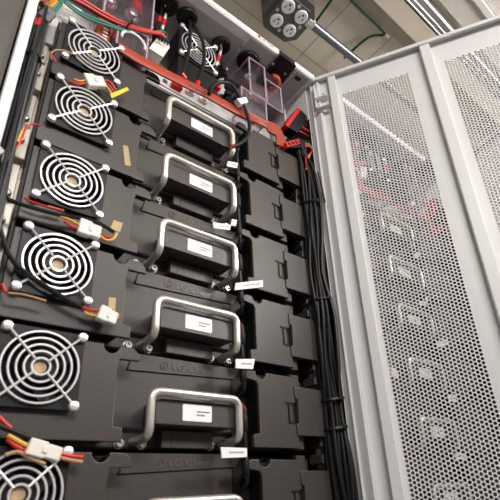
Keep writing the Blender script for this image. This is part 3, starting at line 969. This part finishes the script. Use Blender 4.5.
# terminal blocks behind
for lab, lf, u, v in (('black terminal block behind the grey cable at the near fan', 'black terminal block behind the grey cable at the far fan', 222, 68), ('black terminal block below the first roof grommet in near rack', 'black terminal block below the first roof grommet in far rack', 157, 32)):
    p = A(u, v, y=.03)
    t = thing('terminal_block', lab, 'terminal block', p, None, lf)
    MB().box(-.014, .014, 0, .03, -.011, .011, .001).box(-.005, .005, -.008, .002, -.011, .008, .001).build('body', 'black', t)
    for x in (-.009, .009): MB().lathe([(.004, 0), (.0038, .003), (.002, .0035)], (x, 0, .003), (0, -1, 0), 10).build('screw', 'bolt', t)
# black cable with white clip arching over the red bar
pc = P2(((209, 94), (212, 87), (219, 82.5), (229, 83.5), (236, 90), (242, 101), (247, 114), (249.5, 126), (247, 137), (240, 143.5), (234, 146)), -.010)
bc = thing('arched_cable', 'black cable with white clip arching over the red bar in near rack', 'cable', pc[0], None, 'black cable with white clip arching over the red bar in far rack')
tube_part(pc, .0034, 'rubber', 'jacket', bc, pc[0], 10)
MB().prism(P2(((237, 98.5), (246, 97), (248.5, 102), (241, 104)), -.0155), (0, .010, 0)).build('clip', 'label', bc, pc[0])
MB().tube([pc[-1], pc[-1] + Vector((-.008, 0, -.001))], .0022, 8).build('end_sleeve', 'redplug', bc, pc[0])
p = A(215, 90, y=.006)
o = MB().lathe([(.006, 0), (.0075, .004), (.0070, .010), (.003, .013)], (0, 0, 0), (0, -1, .3), 14).build('red_terminal', 'redplug', None, (0, 0, 0), True); o.location = p
tag(o, 'round red terminal cap behind the red bar in near rack', 'cap', None, 'round red terminal cap behind the red bar in far rack')
p = A(222, 88, y=.05)
o = MB().lathe([(.012, 0), (.012, .052), (.0105, .054)], (0, 0, -.03), (0, 0, 1), 18).build('capacitor', 'silver', None, (0, 0, 0), True); o.location = p
tag(o, 'silver cylinder standing behind the red bar in near rack', 'cylinder', None, 'silver cylinder standing behind the red bar in far rack')

# clear shields
def shell(t, org, boxes, wr=.0017):
    """open backed clear boxes: thin walls plus tinted edges"""
    for (x0, x1, y0, y1, z0, z1) in boxes:
        w = MB(); th = .0012
        w.box(x0, x1, y0, y0 + th, z0, z1).box(x0, x0 + th, y0, y1, z0, z1).box(x1 - th, x1, y0, y1, z0, z1).box(x0, x1, y0, y1, z1 - th, z1).box(x0, x1, y0, y1, z0, z0 + th)
        w.build('clear_wall', 'clear', t, org)
        e = MB()
        for a, b in (((x0, y0, z0), (x1, y0, z0)), ((x0, y0, z1), (x1, y0, z1)), ((x0, y0, z0), (x0, y0, z1)), ((x1, y0, z0), (x1, y0, z1)),
                     ((x0, y0, z0), (x0, y1, z0)), ((x1, y0, z0), (x1, y1, z0)), ((x0, y0, z1), (x0, y1, z1)), ((x1, y0, z1), (x1, y1, z1))):
            e.tube([a, b], wr, 6)
        e.build('edge', 'clearedge', t, org)
s2o = (.31, .02, .07)
s2 = thing('clear_shield', 'stepped clear plastic shield over the terminals below last grommet in near rack', 'shield', s2o, None, 'stepped clear plastic shield below the roof of the far rack')
shell(s2, s2o, [(.2825, .322, -.003, .045, .118, .2115), (.323, .364, -.003, .045, .112, .180), (.262, .3215, -.001, .03, .060, .116)])
for z in (.150, .098): MB().lathe([(.006, 0), (.006, .003), (.0035, .006), (.0035, .009)], (.276, -.002, z), (0, -1, 0), 12).build('thumb_screw', 'bolt', s2, s2o, True)
t = thing('contactor', 'black ribbed contactor inside the stepped clear shield in near rack', 'contactor', (.27, .06, .08), None, 'black ribbed contactor inside the stepped clear shield in far rack')
c_ = MB().box(.255, .284, .034, .10, .080, .172, .002)
for k in range(5): c_.box(.250, .288, .031, .05, .086 + k * .018, .096 + k * .018, .001)
c_.build('body', 'black', t, (.27, .06, .08))
MB().box(.30, .335, .05, .095, .08, .15, .002).build('relay', 'greyplug', t, (.27, .06, .08))
MB().tube(spline([(.308, .03, .19), (.315, .028, .16), (.325, .03, .14), (.33, .035, .115)]), .0022, 8).build('wire', 'orange', t, (.27, .06, .08), True)
s1o = (.05, .03, .08)
s1 = thing('clear_shield', 'clear lilac plastic shield over bolted bars above the top fan of near rack', 'shield', s1o, None, 'clear lilac plastic shield above the top fan of the far rack')
shell(s1, s1o, [(.004, .082, .006, .09, .100, .205), (.028, .076, .002, .09, .046, .098)])
rg = MB().tube([(.053 + .019 * math.cos(a), .0005, .068 + .017 * math.sin(a)) for a in [PI * (-.1) + PI * 1.2 * k / 16 for k in range(17)]], .0021, 8)
rg.build('cutout_rim', 'label', s1, s1o, True)
t = thing('fuse_holder', 'bolted red fuse cable inside the lilac clear shield of near rack', 'fuse holder', (.05, .05, .1), None, 'bolted red fuse cable inside the lilac clear shield of far rack')
to = (.05, .05, .1)
MB().box(.010, .078, .060, .09, .09, .20, .002).build('base', 'greyplug', t, to)
MB().tube(spline([A(135, -14, y=.03), A(136, 0, y=.03), A(137, 14, y=.03)]), .0098, 14).build('red_cable', 'redwire', t, to, True)
for u, v in ((109, 4), (131, 17)):
    p = A(u, v, y=.03)
    MB().lathe([(.0125, 0), (.0125, .004), (.0085, .004), (.0085, .011), (.004, .0125)], p, (0, -1, 0), 16).build('bolt', 'bolt', t, to)
MB().box(.008, .03, .035, .06, .095, .15, .001).build('copper_bar', 'orange', t, to)

# connectors at the hinge side
def hinge_conn(label, far, quad, face, y, wires):
    p0 = A(*quad[0], y=y)
    t = thing('wire_connector', label, 'connector', p0, None, far)
    MB().prism(P2(quad, y), (0, .022, 0)).build('shell', 'black', t, p0)
    fc = MB().prism(P2(face, y - .001), (0, .024, 0)).build('red_face', 'redplug', t, p0)
    for pts, r, m in wires: tube_part(P2(pts, y + .002 + random.uniform(-.006, .006)), r, m, 'wire', t, p0)
    return t
w = []
for k in range(9): w.append(([(308 - k * 1.1, 121 + k * 1.2), (312 - k * .6, 125 + k * 1.3), (315 - k % 3, 132 + k * .9), (317 - k % 4, 143 + k)], .0015, 'redwire' if k % 3 != 1 else 'rubber'))
c1 = hinge_conn('large black and red connector by the door hinge of near rack', 'large black and red connector on hinge side of far rack',
                [(288, 127), (300.5, 109.5), (311, 120), (297.5, 132.5)], [(285.5, 124.5), (298, 107.5), (300.8, 109.8), (288.2, 127.2)], -.006, w)
w = []
for k in range(8): w.append(([(305, 143 + k * .5), (310, 144.5 + k * .4), (313 - k % 3, 151), (309 - k % 4, 158), (305 + k % 5, 170)], .0011, ['tan', 'yellow', 'tan', 'green', 'tan', 'rubber', 'tan', 'redwire'][k]))
c2_ = hinge_conn('smaller red-faced connector just under the large black one at hinge of near rack', 'smaller red-faced connector on hinge side of far rack',
                 [(287.5, 141), (298, 138), (311, 142), (303, 147.5), (289, 147.5)], [(286, 142), (299, 138.8), (300.5, 143.5), (287.5, 147)], -.010, w)
sp = MB()
for u in (289.5, 293, 296.5): 
    p = A(u, 143.6 - (u - 289) * .22, y=-.0115); sp.box(p.x - .003, p.x + .003, -.0118, -.0108, p.z - .002, p.z + .002)
p0 = c2_.location
sp.build('pin_slot', 'black', c2_, p0)
wire('wire', 'single white wire rising behind the red and black connectors of near rack', 'wire', P2(((296, 158), (291, 140), (286, 122), (284, 108), (280, 96)), .05), .002, 'label', None, 'single white wire behind the connectors of far rack')
wire('wire', 'loose grey cable curving out of the hinge side bundle in near rack', 'cable', P2(((318, 172), (322, 188), (326, 205), (331, 218), (339, 228)), -.022), .0016, 'greycable', None, 'loose grey cable beside the bundle in far rack')

# ================================================================== the far cabinet of the same row
for o, far in list(NEAR):
    c_ = copy_tree(o)
    c_.location.x += D
    c_['label'] = far
    for ch in c_.children:
        if ch.name.startswith('door'):        # the far door stands open at a smaller angle
            hv = HG - Vector(ROOT)
            ch.matrix_local = Matrix.Translation(hv) @ Matrix.Rotation(math.radians(-47.6), 4, 'Z') @ Matrix.Translation(-hv)
    if 'group' in c_:
        c_['group'] = c_['group'].replace('near rack', 'far rack') if 'near rack' in c_['group'] else c_['group'] + ' of the far rack'

# ================================================================== light
def area(name, loc, aim, sx, sy, e, col=(1, 1, 1)):
    l = bpy.data.lights.new(name, 'AREA'); l.shape = 'RECTANGLE'; l.size = sx; l.size_y = sy; l.energy = e; l.color = col
    o = bpy.data.objects.new(name, l); COL.objects.link(o); o.location = loc
    o.rotation_euler = (Vector(aim) - Vector(loc)).to_track_quat('-Z', 'Y').to_euler()
area('offscreen_lamp', (1.25, -0.98, 0.50), (0.5, -0.2, -0.4), 0.6, 0.4, 19, (1, 0.95, 0.90))
area('offscreen_lamp', (-0.05, -1.25, 0.50), (0.15, -0.5, -0.6), 1.0, 0.5, 31, (1, 0.96, 0.92))  # unseen fill added from the left for the door and covers
area('offscreen_lamp', (1.9, -0.9, 0.50), (1.6, -0.4, -0.8), 1.0, 0.3, 3, (1, 0.95, 0.90))  # weak unseen light over the far rack
bl = bpy.data.lights.new('ceiling_fill', 'POINT'); bl.energy = 20; bl.shadow_soft_size = .12; bl.color = (1, .95, .9)
bo = bpy.data.objects.new('ceiling_fill', bl); COL.objects.link(bo); bo.location = (1.0, -0.9, 0.18)  # unseen point fill added to brighten the ceiling and rack fronts
wd = bpy.data.worlds.new('daylight'); scn.world = wd
wd.use_nodes = True
wd.node_tree.nodes['Background'].inputs[0].default_value = (0.95, 0.97, 1, 1)
wd.node_tree.nodes['Background'].inputs[1].default_value = 0.16
scn.view_settings.view_transform = 'Standard'
scn.view_settings.look = 'None'
scn.view_settings.exposure = 0.14
scn.view_settings.gamma = 1
